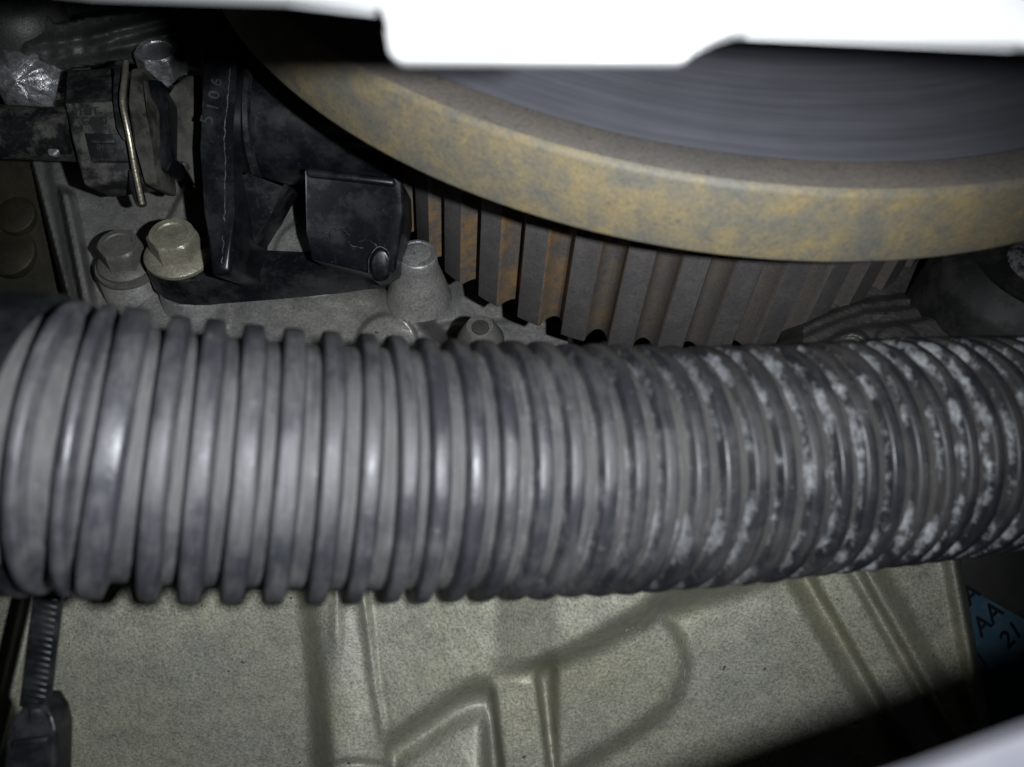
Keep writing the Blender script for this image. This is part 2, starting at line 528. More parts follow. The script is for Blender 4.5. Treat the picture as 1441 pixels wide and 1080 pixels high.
def low_depth(x, y):
    h = np.zeros_like(x)
    # plain face at the left with a soft crease
    yc = IP(x, [60, 120, 180, 260, 330, 380, 430, 1400], [930, 916, 908, 896, 876, 856, 840, 835])
    h -= .048 * soft(y - yc, 7) * S((470 - x) / 40)
    h -= .020 * soft(y - 900, 20) * S((x - 500) / 60)
    xl = IP(y, [700, 760, 840, 1080, 1120], [410, 416, 424, 450, 455]); xr = IP(y, [700, 760, 840, 960, 1080, 1120], [496, 502, 512, 530, 550, 556])
    # shelf right of the column, its edge sloping down
    yu = IP(x, [500, 548, 580, 610, 640, 665, 690, 730, 765, 810, 850, 895, 935, 970, 1000, 1040, 1085, 1150, 1250],
            [1090, 1058, 1038, 1017, 996, 984, 982, 966, 946, 928, 910, 889, 866, 853, 845, 832, 816, 790, 740])
    wid = IP(x, [560, 690, 800, 900, 1000, 1080], [40, 38, 32, 46, 66, 80])
    u = S((yu - y) / wid + .15)
    right = S((x - xr + 9) / 12)
    h += IP(x, [540, 700, 780, 900, 1080], [9.5, 11.5, 22.0, 30.0, 31.0]) * u * right
    h += (1.6 * np.sin((x - 600) / 70.) + .018 * np.clip(y - 900, 0, 120)) * u * right
    # web below the shelf: sharp lower lip, faces the light
    web = S((y - yu - 4) / 34) * S((x - xr - 4) / 14) * S((694 - x) / 16)
    h += (4.6 + .062 * np.clip(y - yu, 0, 110)) * web
    # pad
    xb = IP(y, [845, 858, 870, 890, 910, 930, 950, 970, 990, 1010, 1040, 1075, 1120], [905, 922, 936, 955, 964, 968, 966, 960, 949, 934, 888, 834, 762])
    wb = IP(y, [860, 900, 950, 985, 1010, 1080], [16, 12, 14, 28, 44, 54])
    pad = S((xb - x) / wb + .30) * S((x - 772) / 14)
    h += (13.0 - .030 * np.clip(x - 770, 0, 300) - .024 * np.clip(y - 900, 0, 200)) * pad * (1 - u) + .5 * pad * np.sin((x + y) / 60.)
    h = blur(h, 1.6)
    # column
    a = x - xl; b = xr - x
    col = S((a + 10) / 34) * S((b + 9) / 12)
    hc = 6.4 * col + 1.7 * np.sin(np.pi * np.clip(a / (xr - xl), 0, 1)) ** .8 * col
    hc += 1.7 * np.exp(-((x - 474) / 7.) ** 2) * S((945 - y) / 60)
    yl = 1066 + 7 * ((x - 505) / 45.) ** 2
    hc -= 2.2 * S((y - yl) / 10) * col
    hc += 1.3 * S((y - yl - 9) / 6) * col
    h += hc
    h -= 2.8 * np.exp(-((x - xr - 1) / 5.5) ** 2) * S((y - 850) / 120)
    # square rib
    xl2 = IP(y, [880, 945, 1080, 1120], [674, 684, 700, 705]); xr2 = IP(y, [880, 930, 1080, 1120], [748, 756, 776, 782])
    rib = S((x - xl2 + 2) / 13) * S((xr2 - x + 2) / 8) * S((y - 922) / 40)
    top = 10.2 - .018 * (y - 960)
    h = h * (1 - rib) + (top + .4 * np.sin((x - xl2) / 70. * 3.1)) * rib
    h -= .5 * np.exp(-((x - xl2 + 5) / 6.) ** 2) * S((y - 950) / 30)
    h -= .8 * np.exp(-((x - xr2 - 6) / 5.) ** 2) * S((y - 940) / 20)
    # two long ribs and the turned-up rim
    t = x - IP(y, [780, 1000, 1120], [1112, 1238, 1310])
    h += 2.2 * S((t + 95) / 75)
    h += -9.0 * S((t + 36) / 40) + 6.4 * S((t - 1) / 19)
    t = x - IP(y, [780, 1000, 1120], [1198, 1322, 1395])
    h += -3.4 * S((t + 24) / 12) + 5.4 * S((t + 10) / 17) - 8.5 * S((t - 8) / 36)
    t = x - IP(y, [780, 960, 1120], [1342, 1374, 1400])
    h += 4.6 * S((t + 20) / 14)
    h -= 60 * S((t - 3) / 12)
    # left edge
    t = IP(y, [700, 760, 830, 1010, 1120], [78, 62, 46, 4, -24]) - x
    h += -1.4 * S((t + 34) / 10) + 2.6 * S((t + 16) / 8) - 60 * S((t - 2) / 9)
    h = blur(h, .8)
    h += fbm(x, y, 60, 3, .16) + fbm(x, y, 17, 4, .05)
    return 205 - h

def low_class(x, y):
    c = np.zeros(x.shape, int)
    xl = IP(y, [760, 840, 1080, 1120], [416, 424, 450, 455]); xr = IP(y, [760, 840, 960, 1080, 1120], [500, 508, 530, 550, 556])
    c[(x > xl) & (x < xr)] = 1
    xl2 = IP(y, [900, 945, 1080, 1120], [678, 684, 700, 705]); xr2 = IP(y, [900, 930, 1080, 1120], [752, 757, 777, 782])
    c[(x > xl2) & (x < xr2) & (y > 930)] = 2
    yu = IP(x, [690, 765, 850, 935, 1000], [985, 946, 908, 868, 846])
    xb = IP(y, [845, 870, 890, 930, 970, 1010, 1075, 1120], [915, 935, 955, 967, 960, 935, 832, 770])
    c[(x > xr2) & (x < xb) & (y > yu) & (x > 770)] = 3
    t = x - IP(y, [780, 1000, 1120], [1108, 1238, 1310])
    c[(t > -26) & (t < 50)] = 4
    t = x - IP(y, [780, 1000, 1120], [1195, 1325, 1395])
    c[(t > -18) & (t < 42)] = 5
    t = x - IP(y, [780, 960, 1120], [1342, 1374, 1400])
    c[t > -17] = 6
    yd = IP(x, [540, 548, 600, 650, 690], [1066, 1062, 1024, 986, 985]) + 10
    c[(c == 0) & (x > 552) & (x < xl2) & (y > yd)] = 7
    return c

gh = thing('gearbox_housing', 'sand cast beige aluminium housing with ribs and rounded pad below the corrugated hose', 'housing', P(700, 960, 328))
relief(gh, -60, 1420, 700, 1120, 3.0, low_depth, low_class,
       {0: ('cast_wall', M['cast']), 1: ('column_rib', M['cast']), 2: ('square_rib', M['cast']), 3: ('rounded_pad', M['cast']),
        4: ('rib', M['cast']), 5: ('rib', M['cast']), 6: ('rim', M['cast']), 7: ('web', M['cast'])})

def stain_line(pts, rad, root, n=9, jit=.35, lift=.02):
    q = catmull([(x_, y_, 0) for x_, y_ in pts], n)
    out = []
    for x_, y_, _ in q:
        x_ += rng.normal(0, jit * 3); y_ += rng.normal(0, jit * 3)
        i = int(round((y_ - LAST['y0']) / LAST['step'])); j = int(round((x_ - LAST['x0']) / LAST['step']))
        out.append(P(x_, y_, float(LAST['D'][i, j]) - lift))
    return tube('water_stain', out, rad, M['stain'], root, 6)
M['stain'] = plastic('dried_water_mark', (.33, .33, .33), (.45, .45, .45), .5, .6, 3)
stain_line([(898, 882), (888, 884), (876, 896), (874, 908), (884, 909), (896, 902), (899, 890), (898, 882)], .09, gh)
stain_line([(945, 930), (954, 928), (962, 938), (964, 950), (960, 962)], .10, gh)
stain_line([(940, 986), (944, 976), (950, 972)], .09, gh)
stain_line([(922, 872), (927, 866), (930, 876), (924, 882)], .08, gh)

# -------- crank axis data
C0 = Vector((43.466, 105.875, H - 200.35))
RW = 109.82
C0n = np.array(C0)
Wn = np.array(W)

def up_depth(x, y):
    D = 214 + (480 - y) * .10
    D = D + 2 * S((250 - y) / 60)
    h = np.zeros_like(x)
    # thin upright wall at the left
    t = x - IP(y, [160, 260, 420, 520], [66, 80, 112, 130])
    h += 9 * S((t + 1) / 5 + .03 * np.sin(y / 5.)) * S((26 - t) / 14) * S((y - 258 - t * .4) / 12)
    h -= 4 * S((-t) / 16)
    # boss below the sensor ear
    r = np.hypot(x - 252, (y - 432) * .9)
    h += 5 * S((78 - r) / 30)
    # dome round the stud
    r = np.hypot(x - 588, (y - 400) * .95)
    h += 12 * S((72 - r) / 62)
    # gentle plateau, wedge beside the sensor, saddle
    h += 2.4 * S((y - 385) / 40) * S((x - 300) / 60)
    h += 4 * S((x - IP(y, [250, 320], [262, 228])) / 7) * S((335 - y) / 14) * S((y - 255) / 10) * S((330 - x) / 20)
    r = np.hypot((x - 405), (y - 330) * 1.0)
    h += 15.0 * S((88 - r) / 40)
    r = np.hypot((x - 445), (y - 360) * 1.1)
    h += 1.6 * S((62 - r) / 6)
    # round flat boss near the hose and the ridge beside it
    r = np.hypot(x - 545, (y - 486) * 1.0)
    h += 3.2 * S((47 - r) / 7)
    h += 1.5 * S((y - 455 - (x - 600) * -.05) / 6) * S((x - 590) / 15)
    h += fbm(x, y, 70, 8, .35) + fbm(x, y, 22, 9, .10)
    D = D - h
    pos = np.stack([(x - 720.5) / F * D, (540 - y) / F * D, H - D], -1) - C0n
    ax = pos @ Wn
    rad = np.linalg.norm(pos - ax[..., None] * Wn, axis=-1)
    D = D + 34 * S((91.5 - rad) / 4.0)
    D = D + 40 * S((IP(y, [160, 230, 420, 520], [30, 46, 96, 120]) - x) / 10)
    return D

def up_class(x, y):
    c = np.zeros(x.shape, int)
    t = x - IP(y, [160, 260, 420, 520], [66, 80, 112, 130])
    c[(t > -2) & (t < 26) & (y > 258)] = 1
    c[np.hypot(x - 588, (y - 400) * .95) < 58] = 2
    c[np.hypot(x - 545, (y - 486)) < 47] = 3
    c[np.hypot(x - 252, (y - 432) * .9) < 70] = 4
    return c

eb = thing('engine_block', 'dusty grey cast engine block with bosses behind the black sensor', 'engine block', P(400, 340, 328))
relief(eb, 10, 800, 150, 540, 3.0, up_depth, up_class,
       {0: ('cast_wall', M['cast_up']), 1: ('rib', M['cast_up']), 2: ('boss', M['cast_up']), 3: ('round_boss', M['cast_up']), 4: ('boss', M['cast_up'])})

# ------------------------------------------------------------------ bolts
def bolt(name, label, px, py, d, hexw, head, flange, mat, group=None, base=None, pillar=0, washer=0):
    """flange bolt along the engine axis; px,py,d is the seat of the flange"""
    o = P(px, py, d)
    t = thing(name, label, 'bolt', o, group)
    fr = flange / 2
    lathe('flange', o, W, [(.01, -.2), (fr - .2, -.2), (fr, .2), (fr, .9), (fr - .5, 1.3), (hexw * .50, 2.2), (.01, 2.2)], mat, t, 56, 50)
    bm = bmesh.new()
    R = hexw / 2 / math.cos(math.pi / 6)
    rings = [(R, 1.6), (R, head - 1.1), (R * .97, head - .45), (R * .86, head), (R * .62, head), (R * .58, head - .35), (.01, head - .4)]
    vv = []
    for r, o2 in rings:
        row = []
        for k in range(36):
            a = math.radians(k * 10 + 12)
            # hexagon blending to a circle at the chamfer
            ph = (math.degrees(a) - 12 + 30) % 60 - 30
            hx = math.cos(math.pi / 6) / math.cos(math.radians(ph - 0)) if True else 1
            ph2 = ((k * 10) % 60) - 30
            hr = math.cos(math.pi / 6) / math.cos(math.radians(ph2))
            rr = r * hr if o2 < head - .8 else min(r, R * hr)
            row.append(bm.verts.new(Vector(o) + (U * math.cos(a) + V * math.sin(a)) * rr + W * o2))
        vv.append(row)
    for i in range(len(vv) - 1):
        for k in range(36):
            bm.faces.new([vv[i][k], vv[i][(k + 1) % 36], vv[i + 1][(k + 1) % 36], vv[i + 1][k]])
    link('head', bm_mesh('head', bm, [mat], 28), t)
    if washer:
        lathe('washer', o, W, [(.01, -1.4), (washer / 2, -1.4), (washer / 2 + .1, -.9), (washer / 2, -.25), (.01, -.25)], mat, t, 56, 50)
    return t

def pillar(name, px, py, d, r0, r1, length, mat, parent):
    return lathe(name, P(px, py, d), W, [(.01, 0), (r0 - .5, 0), (r0, -.5), (r1, -length), (.01, -length)], mat, parent, 48, 50)

pillar('bolt_boss', 178, 378, 214, 7.0, 8.0, 34, M['cast_up'], eb)
oe = P(252, 364, 204.6) - W * 8.8
lathe('bolt_boss', oe, W, [(.01, 0), (6.4, 0), (6.8, -.5), (9.5, -26), (.01, -26)], M['cast_up'], eb, 48, 50)

bolt('flange_bolt', 'cream zinc flange bolt clamping the ear of the black sensor', 252, 361, 204, 9.8, 7.2, 15.2, M['bolt_cream'], 'flange bolts on the engine block', washer=0)
bolt('flange_bolt', 'dusty grey flange bolt on a round pillar beside the cream bolt', 178, 372, 212, 9.0, 7.0, 13.0, M['bolt_grey'], 'flange bolts on the engine block', washer=14.5)
bolt('flange_bolt', 'scuffed silver bolt head above the connector at the dark mounting arm', 233, 112, 214, 9.4, 8.2, 12.0, M['cast_shine'], 'flange bolts on the engine block')

# stud with a bright ring
o = P(588, 382, 208)
st = thing('stud_end', 'bright ended round stud on a cast dome between sensor and toothed pulley', 'stud', o)
lathe('stud_body', o, W, [(.01, -9), (8, -9), (7.2, -6), (6.0, -2), (5.1, 1), (4.7, 3), (4.6, 5.2), (4.2, 5.8), (.01, 5.6)], M['cast_up'], st, 40, 60)
lathe('polished_rim', o, W, [(4.25, 5.82), (4.15, 6.15), (3.5, 6.3), (3.3, 5.9)], M['cast_shine'], st, 40, 60)

# cone plug beside the hose
o = P(676, 474, 208)
cp = thing('cone_plug', 'small dark grey conical plug beside the toothed pulley and the hose', 'plug', o)
lathe('cone', o, Vector((0, .55, .83)), [(.01, -5), (5.8, -5), (5.6, -1), (3.6, 3.4), (3.1, 4.2), (.01, 4.4)], M['bolt_grey'], cp, 40, 40)
lathe('cone_tip', P(676, 462, 204.2), Vector((0, .55, .83)), [(.01, -1), (2.2, -1), (2.0, .5), (.01, .8)], M['cast_dark'], cp, 24, 40)

# ------------------------------------------------------------------ crank pulley and toothed wheel
cw = thing('crank_pulley', 'large rusty crank pulley disc with a toothed belt wheel below its rim', 'pulley', C0 - W * 63)
un = np.cross([1, 0, 0], Wn); un /= np.linalg.norm(un); vn = np.cross(Wn, un)
XD = Vector(vn); 
lathe('rim', C0, W, [(88, 0.0), (109.2, 0.0), (RW - .1, .5), (RW, 1.0), (RW, 12.9), (RW - .35, 13.7), (RW - 1.0, 14.05)], M['rim'], cw, 220, 45)
lathe('face_ring', C0, W, [(RW - 1.0, 14.05), (103.3, 14.15), (102.75, 13.8), (102.6, 12.6)], M['ring'], cw, 220, 45)
fo2 = lathe('brushed_face', C0, W, [(102.62, 12.6), (98, 12.65), (90, 12.7), (80, 12.7), (70, 12.6), (60, 12.4), (50, 12.2), (44, 12), (42, 17), (.01, 17)], M['face'], cw, 220, 40)
me = fo2.data
co = np.empty(len(me.vertices) * 3); me.vertices.foreach_get('co', co); co = co.reshape(-1, 3) / MM - C0n
axv = co @ Wn
a_ = me.attributes.new('rad', 'FLOAT', 'POINT'); a_.data.foreach_set('value', (np.linalg.norm(co - axv[:, None] * Wn, axis=1) * MM).astype(np.float32))
a_ = me.attributes.new('ang', 'FLOAT', 'POINT'); a_.data.foreach_set('value', np.abs(np.arctan2(co @ un, co @ vn)).astype(np.float32))
lathe('underside', C0, W, [(88, 0.0), (86, .6), (60, .6), (.01, .6)], M['ring'], cw, 120, 45)
LG = 62.9
lathe('end_plate', C0, W, [(72.5, -LG + .6), (60, -LG + .6), (58, -LG + 4), (34, -LG + 4), (32, -LG - 12), (32, -LG - 50), (.01, -LG - 50)], M['cast_dark'], cw, 120, 45)
# teeth: one mesh spanning one pitch, groove centre to groove centre
NT_, RT, RR = 44, 78.15, 73.3
pitch = 2 * math.pi / NT_
prof = []
for k in range(13):                                   # half groove, land, half groove
    prof.append(None)
half_land = pitch * .265
def tooth_prof():
    pts = []
    gw = pitch / 2 - half_land
    for k in range(7):
        t = k / 6
        ang = -pitch / 2 + gw * math.sin(t * math.pi / 2) ** .9
        r = RR + (RT - .35 - RR) * (1 - math.cos(t * math.pi / 2)) ** .85
        pts.append((ang, r, 1))
    pts.append((-half_land + .004, RT, 0))
    pts.append((0, RT + .05, 0))
    pts += [(-a, r, m) for a, r, m in reversed(pts[:8])]
    return pts
tp = tooth_prof()
verts, faces, fmat = [], [], []
offs = [-.2, -1.2, -31, -LG + .7, -LG]
for j, of in enumerate(offs):
    for a, r, m in tp:
        rr = r - (.45 if j == len(offs) - 1 else 0)
        verts.append((rr * math.cos(a), rr * math.sin(a), of))
k = len(tp)
for j in range(len(offs) - 1):
    for i in range(k - 1):
        faces.append((j * k + i, j * k + i + 1, (j + 1) * k + i + 1, (j + 1) * k + i))
        fmat.append(1 if (tp[i][2] or tp[i + 1][2]) and not (tp[i][2] == 0 and tp[i + 1][2] == 0) else 0)
b0 = len(verts)
for a, r, m in tp:                                    # end cap down to radius 72
    verts.append((72 * math.cos(a), 72 * math.sin(a), -LG))
j = len(offs) - 1
for i in range(k - 1):
    faces.append((j * k + i, j * k + i + 1, b0 + i + 1, b0 + i)); fmat.append(0)
tooth_me = mesh_from('tooth', verts, faces, True, 38, [M['land'], M['groove']], fmat)
bm = bmesh.new(); bm.from_mesh(tooth_me); bmesh.ops.recalc_face_normals(bm, faces=bm.faces)
# make sure it points outward
s = sum((f.normal.dot(Vector((1, 0, 0))) * f.calc_area() for f in bm.faces))
if s < 0:
    bmesh.ops.reverse_faces(bm, faces=bm.faces)
bm.to_mesh(tooth_me); bm.free()
B0 = Matrix((vn, un, -Wn if False else np.cross(vn, un))).transposed()
# columns: vn, un, vn x un ; orient z along +W
zz = np.cross(vn, un)
sgn = 1.0 if zz @ Wn > 0 else -1.0
base_ang = math.radians(119.95) - half_land + pitch * 0
for i in range(NT_):
    th = base_ang + i * pitch - pitch * 10
    dg_ = (math.degrees(th) + 360) % 360
    if not (20 < dg_ < 175):
        continue
    er = vn * math.cos(th) + un * math.sin(th)
    et = -vn * math.sin(th) + un * math.cos(th)
    Rm = Matrix(((er[0], et[0], Wn[0]), (er[1], et[1], Wn[1]), (er[2], et[2], Wn[2]))).to_4x4()
    o = bpy.data.objects.new('tooth', tooth_me)
    COL.objects.link(o)
    o.parent = cw
    Rm.translation = (C0 * MM) - cw.location
    o.matrix_local = Rm

# ------------------------------------------------------------------ corrugated hose
hp = [(-200, 20, 10)]
ctrl = [Vector((-190, 6, 4)), Vector((-178, 4, H - 240)), Vector((-150, 6, H - 152)), Vector((-113, 1, H - 109)), Vector((-85, -4, H - 101)),
        P(60, 624, 102.8), P(230, 642, 106.6), P(400, 653, 110.8), P(560, 658.5, 114.5), P(720, 660, 118.5), P(860, 659, 122.5), P(1000, 654.5, 127), P(1150, 644, 131.2),
        P(1300, 631, 136.0), P(1441, 620, 144.5), P(1600, 606, 159), Vector((158, -12, H - 205)), Vector((190, -14, H - 265)), Vector((202, -14, 4))]
path = catmull(ctrl, 40)
seglen = np.linalg.norm(np.diff(path, axis=0), axis=1)
arcl = np.r_[0, np.cumsum(seglen)]
dd = H - path[:, 2]
tg = np.gradient(path, axis=0); tg /= np.linalg.norm(tg, axis=1, keepdims=True)
nfr = np.array([0, 0, 1.]) - tg * tg[:, 2:3]
front = path + nfr / np.maximum(np.linalg.norm(nfr, axis=1, keepdims=True), .05) * 16.5
ppx = 720.5 + front[:, 0] / (H - front[:, 2]) * F      # picture column of the hose's near side
mid = np.argmin(np.abs(ppx - 720) + (dd > 200) * 1e4)
arcl = arcl - arcl[mid]
order = np.where((dd < 175) & (np.arange(len(dd)) > 40 * 2) & (np.arange(len(dd)) < len(dd) - 40 * 2))[0]
order = order[np.r_[True, np.diff(ppx[order]) > 0]]
def arc_at_px(px):
    return np.interp(px, ppx[order], arcl[order])
def frame(a):
    p = np.array([np.interp(a, arcl, path[:, i]) for i in range(3)])
    q0 = np.array([np.interp(a - 1.5, arcl, path[:, i]) for i in range(3)])
    q1 = np.array([np.interp(a + 1.5, arcl, path[:, i]) for i in range(3)])
    t = q1 - q0; t /= np.linalg.norm(t)
    n = np.array([0, 0, 1.]); 
    if abs(t[2]) > .95:
        n = np.array([0, 1., 0])
    # smooth reference: blend of up and sideways
    n = np.array([0, .02, 1.]) - t * (np.array([0, .02, 1.]) @ t); n /= np.linalg.norm(n)
    b = np.cross(t, n)
    return p, t, n, b
ho = thing('corrugated_hose', 'thick corrugated plastic conduit crossing above the housing, dusty grey turning black with chalky residue', 'hose', (-190, 6, 4))
RO = 17.0
def relief_depth(a):
    return float(np.interp(a, [-60, -30, -5, 20, 60], [2.0, 1.9, 1.6, 1.35, 1.3]))
def hose_attrs(me, arcs, angs):
    a_ = me.attributes.new('arc', 'FLOAT', 'POINT'); a_.data.foreach_set('value', np.array(arcs, np.float32))
    a_ = me.attributes.new('ang', 'FLOAT', 'POINT'); a_.data.foreach_set('value', np.array(angs, np.float32))
# ridges
ring_px = []
x = 84.0
while x < 1640:
    ring_px.append(x)
    x += float(np.interp(x, [84, 360, 480, 560, 900, 1300, 1440, 1600], [66, 62, 56, 50, 43.5, 35.5, 33, 31]))
ring_px.insert(0, 16.0)
x = 84.0 - 232
while x > -520:
    ring_px.insert(0, x)
    x -= 66
ring_arc = np.array([float(arc_at_px(q)) for q in ring_px])
ring_hw = np.gradient(ring_arc) * np.interp(ring_arc, [-60, 0, 60], [.25, .24, .23])
# inner wall
NSEG = 96
ve = []
aa = np.r_[np.arange(arcl[0], -95, 2.), np.arange(-95, 110, .42), np.arange(110, arcl[-1], 2.)]
verts, faces, va, vg = [], [], [], []
for i, a in enumerate(aa):
    p, t, n, b = frame(a)
    r = RO - relief_depth(a)
    ed = max(0.0, 1 - float(np.min(np.abs(np.abs(ring_arc - a) - ring_hw - .3))) / .7)
    for k in range(NSEG):
        g_ = -math.pi + 2 * math.pi * k / NSEG
        verts.append(p + (n * math.cos(g_) + b * math.sin(g_)) * r); va.append(a); vg.append(g_); ve.append(ed)
for i in range(len(aa) - 1):
    for k in range(NSEG):
        q = (k + 1) % NSEG
        faces.append((i * NSEG + k, (i + 1) * NSEG + k, (i + 1) * NSEG + q, i * NSEG + q))
me = mesh_from('inner_wall', verts, faces, True, None, [M['hose_valley']])
hose_attrs(me, va, vg)
a_ = me.attributes.new('edge', 'FLOAT', 'POINT'); a_.data.foreach_set('value', np.array(ve, np.float32))
link('inner_wall', me, ho)
NS = 120
for ri, rp in enumerate(ring_px):
    a0 = float(arc_at_px(rp))
    if ri + 1 < len(ring_px):
        pit = float(arc_at_px(ring_px[ri + 1])) - a0
    hw = pit * float(np.interp(a0, [-60, 0, 60], [.25, .24, .23]))
    dep = relief_depth(a0)
    p, t, n, b = frame(a0)
    tl = rng.normal(0, .006); tl2 = rng.normal(0, .006)
    e1 = min(.34, dep * .3)
    pr = [(-hw - .35, -dep - .12), (-hw - .16, -dep * .8), (-hw - .02, -e1 * 1.15), (-hw + e1 * .35, -e1 * .28), (-hw + e1 * 1.1, -.02), (-hw + e1 * 1.6, 0.0), (0, .05),
          (hw - e1 * 1.6, 0.0), (hw - e1 * 1.1, -.02), (hw - e1 * .35, -e1 * .28), (hw + .03, -e1 * 1.15), (hw + .3, -dep * .8), (hw + .55, -dep - .12)]
    verts, va, vg, vr, faces = [], [], [], [], []
    dr = rng.normal(0, .10); ph = rng.uniform(0, 6.28)
    for k in range(NS):
        g_ = -math.pi + 2 * math.pi * k / NS
        e = n * math.cos(g_) + b * math.sin(g_)
        seam = .15 if abs(math.degrees(g_) - 30) < 1.4 else 0
        wob = .07 * math.sin(2 * g_ + ph) + .04 * math.sin(5 * g_ + ph * 2)
        for (s_, r_) in pr:
            lean = tl * math.cos(g_) * RO + tl2 * math.sin(g_) * RO
            verts.append(p + e * (RO + r_ + (dr * .4 + wob + seam if r_ > -dep else 0)) + t * (s_ + lean)); va.append(a0 + s_ + lean); vg.append(g_); vr.append(min(1, max(0, -r_ / dep) * 1.2 + (.45 if abs(s_) > hw - e1 * 1.3 else 0)))
    m = len(pr)
    for k in range(NS):
        q = (k + 1) % NS
        for i in range(m - 1):
            faces.append((k * m + i, k * m + i + 1, q * m + i + 1, q * m + i))
    me = mesh_from('ridge', verts, faces, True, 62, [M['hose_crest']])
    hose_attrs(me, va, vg)
    a_ = me.attributes.new('edge', 'FLOAT', 'POINT'); a_.data.foreach_set('value', np.array(vr, np.float32))
    link('ridge', me, ho)

# ------------------------------------------------------------------ cable tie round the hose
at_ = float(arc_at_px(-78))
p, t, n, b = frame(at_)
zt = thing('cable_tie', 'black nylon cable tie looped round the dusty end of the hose', 'cable tie', P(36, 1040, 190))
verts, faces = [], []
NSG = 90
for k in range(NSG):
    g_ = 2 * math.pi * k / NSG
    e = n * math.cos(g_) + b * math.sin(g_)
    # tilted loop: top and bottom of the picture sit further along the hose
    sh = .9 * abs(math.sin(g_))
    for s_, r_ in ((-2.6, -1.2), (-2.6, .6), (2.6, .6), (2.6, -1.2)):
        verts.append(p + e * (RO + r_ - .2) + t * (s_ + sh))
for k in range(NSG):
    q = (k + 1) % NSG
    for i in range(4):
        j = (i + 1) % 4
        faces.append((k * 4 + i, k * 4 + j, q * 4 + j, q * 4 + i))
me = mesh_from('loop', verts, faces, True, 30, [M['tie']])
bm = bmesh.new(); bm.from_mesh(me); bmesh.ops.recalc_face_normals(bm, faces=bm.faces); bm.to_mesh(me); bm.free()
link('loop', me, zt)
A, B = P(70, 800, 122), P(46, 1000, 128)
dirv = (B - A).normalized(); sx = Vector((1, -.12, 0)); sx = (sx - dirv * sx.dot(dirv)).normalized(); sn = sx.cross(dirv) * -1
if sn.z < 0: sn = -sn
strap = prism('strap', [A - sx * 2.0, A + sx * 2.0, B + sx * 2.1, B - sx * 2.1], -sn * 1.2, M['tie'], zt, .2)
L = (B - A).length
for i in range(22):
    q = A + dirv * (L * (i + .5) / 22.0)
    prism('strap_tooth', [q - sx * 1.7 - dirv * .3, q + sx * 1.7 - dirv * .3, q + sx * 1.7 + dirv * .25, q - sx * 1.7 + dirv * .25],
          -sn * .5, M['tie'], strap, .08, 1).location = sn * .28 * MM
hd = [P(34, 988, 127), P(62, 988, 127), P(70, 1008, 126), P(78, 1030, 126), P(76, 1110, 127), P(2, 1110, 127), P(6, 1030, 126), P(24, 1008, 126)]
hdo = prism('tie_head', hd, (0, 0, -5.5), M['tie'], zt, .7, 3)
prism('pawl', [P(42, 998, 125.7), P(56, 998, 125.7), P(57, 1012, 125.7), P(41, 1012, 125.7)], (0, 0, -1), M['conn_dark'], hdo, .2)
prism('head_ridge', [P(16, 1044, 125.4), P(66, 1038, 125.4), P(66, 1046, 125.4), P(16, 1052, 125.4)], (0, 0, -1.2), M['tie'], hdo, .25)
tube('anchor_tail', catmull([P(38, 1100, 130), P(36, 1160, 150), P(30, 1200, 200), P(30, 1170, 325)], 12), 1.7, M['tie'], zt, 12)

# ------------------------------------------------------------------ black position sensor
se = thing('position_sensor', 'black plastic crank position sensor with box shaped bracket and bolted ear', 'sensor', P(250, 400, 212))
# ear and foot plate lie in the bolt plane
def on_plane(px, py, o, nrm=W):
    r = Vector(((px - 720.5) / F, (540 - py) / F, -1.0))
    c = Vector((0, 0, H))
    tt = (o - c).dot(nrm) / r.dot(nrm)
    return c + r * tt
o = P(252, 364, 204.6)
ear = [(300, 392), (282, 394), (262, 396), (240, 394), (220, 387), (206, 376), (200, 364), (204, 350), (220, 341), (250, 338), (290, 338), (330, 346), (365, 352), (430, 358), (520, 352), (549, 348), (552, 370), (470, 378), (380, 386)]
prism('foot_plate', [on_plane(x, y, o) for x, y in ear], -W * 8.6, M['sensor2'], se, .7, 3)
colp = prism('mount_column', pxpoly([(281, 45), (334, 45), (333, 110), (328, 190), (330, 300), (326, 384), (298, 390), (288, 300), (282, 210)], 183), (0, 0, -26), M['sensor'], se, 1.2, 3)
# chalky worn edge along the column
tube('worn_edge', [q + Vector((rng.normal(0, .10), 0, rng.normal(0, .06))) for q in map(Vector, catmull([P(325, 60, 183.1), P(323, 110, 183.05), P(316, 190, 183.0), P(317, 230, 183.0), P(316, 300, 183.05), P(312, 375, 183.1)], 14))], .13, M['chalk_edge'], colp, 8)
xd = P(311, 110, 182.9) - P(296, 170, 182.9)
for ch, x_, y_, sz in (('5', 292, 169, 3.9), ('1', 300, 151, 3.6), ('0', 302, 134, 3.3), ('6', 305, 116, 3.3)):
    text_part('number', ch, sz, P(x_, y_, 182.97), xd, (-1, .0, 0), M['letter'], colp, .05)
web = prism('web', pxpoly([(318, 225), (345, 250), (408, 258), (380, 305), (352, 354), (318, 366)], [188, 189, 191, 194, 199, 199]), (0, 0, -10), M['sensor2'], se, .9, 2)
body_o = P(330, 168, 203); body_e = P(566, 176, 203)
ax = (body_e - body_o)
ll = ax.length
lathe('barrel', body_o, ax, [(.01, 0), (15.2, 0), (15.6, .5), (15.6, 6.5), (15.0, 7.2), (14.2, 7.6), (14.2, ll - 2), (13.6, ll - .3), (.01, ll)], M['sensor'], se, 72, 40)
lathe('collar', body_o + ax.normalized() * 6.2, ax, [(15.3, 0), (16.0, .4), (16.0, 1.5), (15.2, 2)], M['sensor2'], se, 72, 40)
box = prism('bracket_box', pxpoly([(427, 236), (552, 249), (567, 256), (569, 300), (556, 384), (532, 388), (438, 366), (431, 330)],
                                  [186, 186, 187.5, 190, 195, 195, 194, 189]), (0, 0, -16), M['sensor'], se, .7, 3)
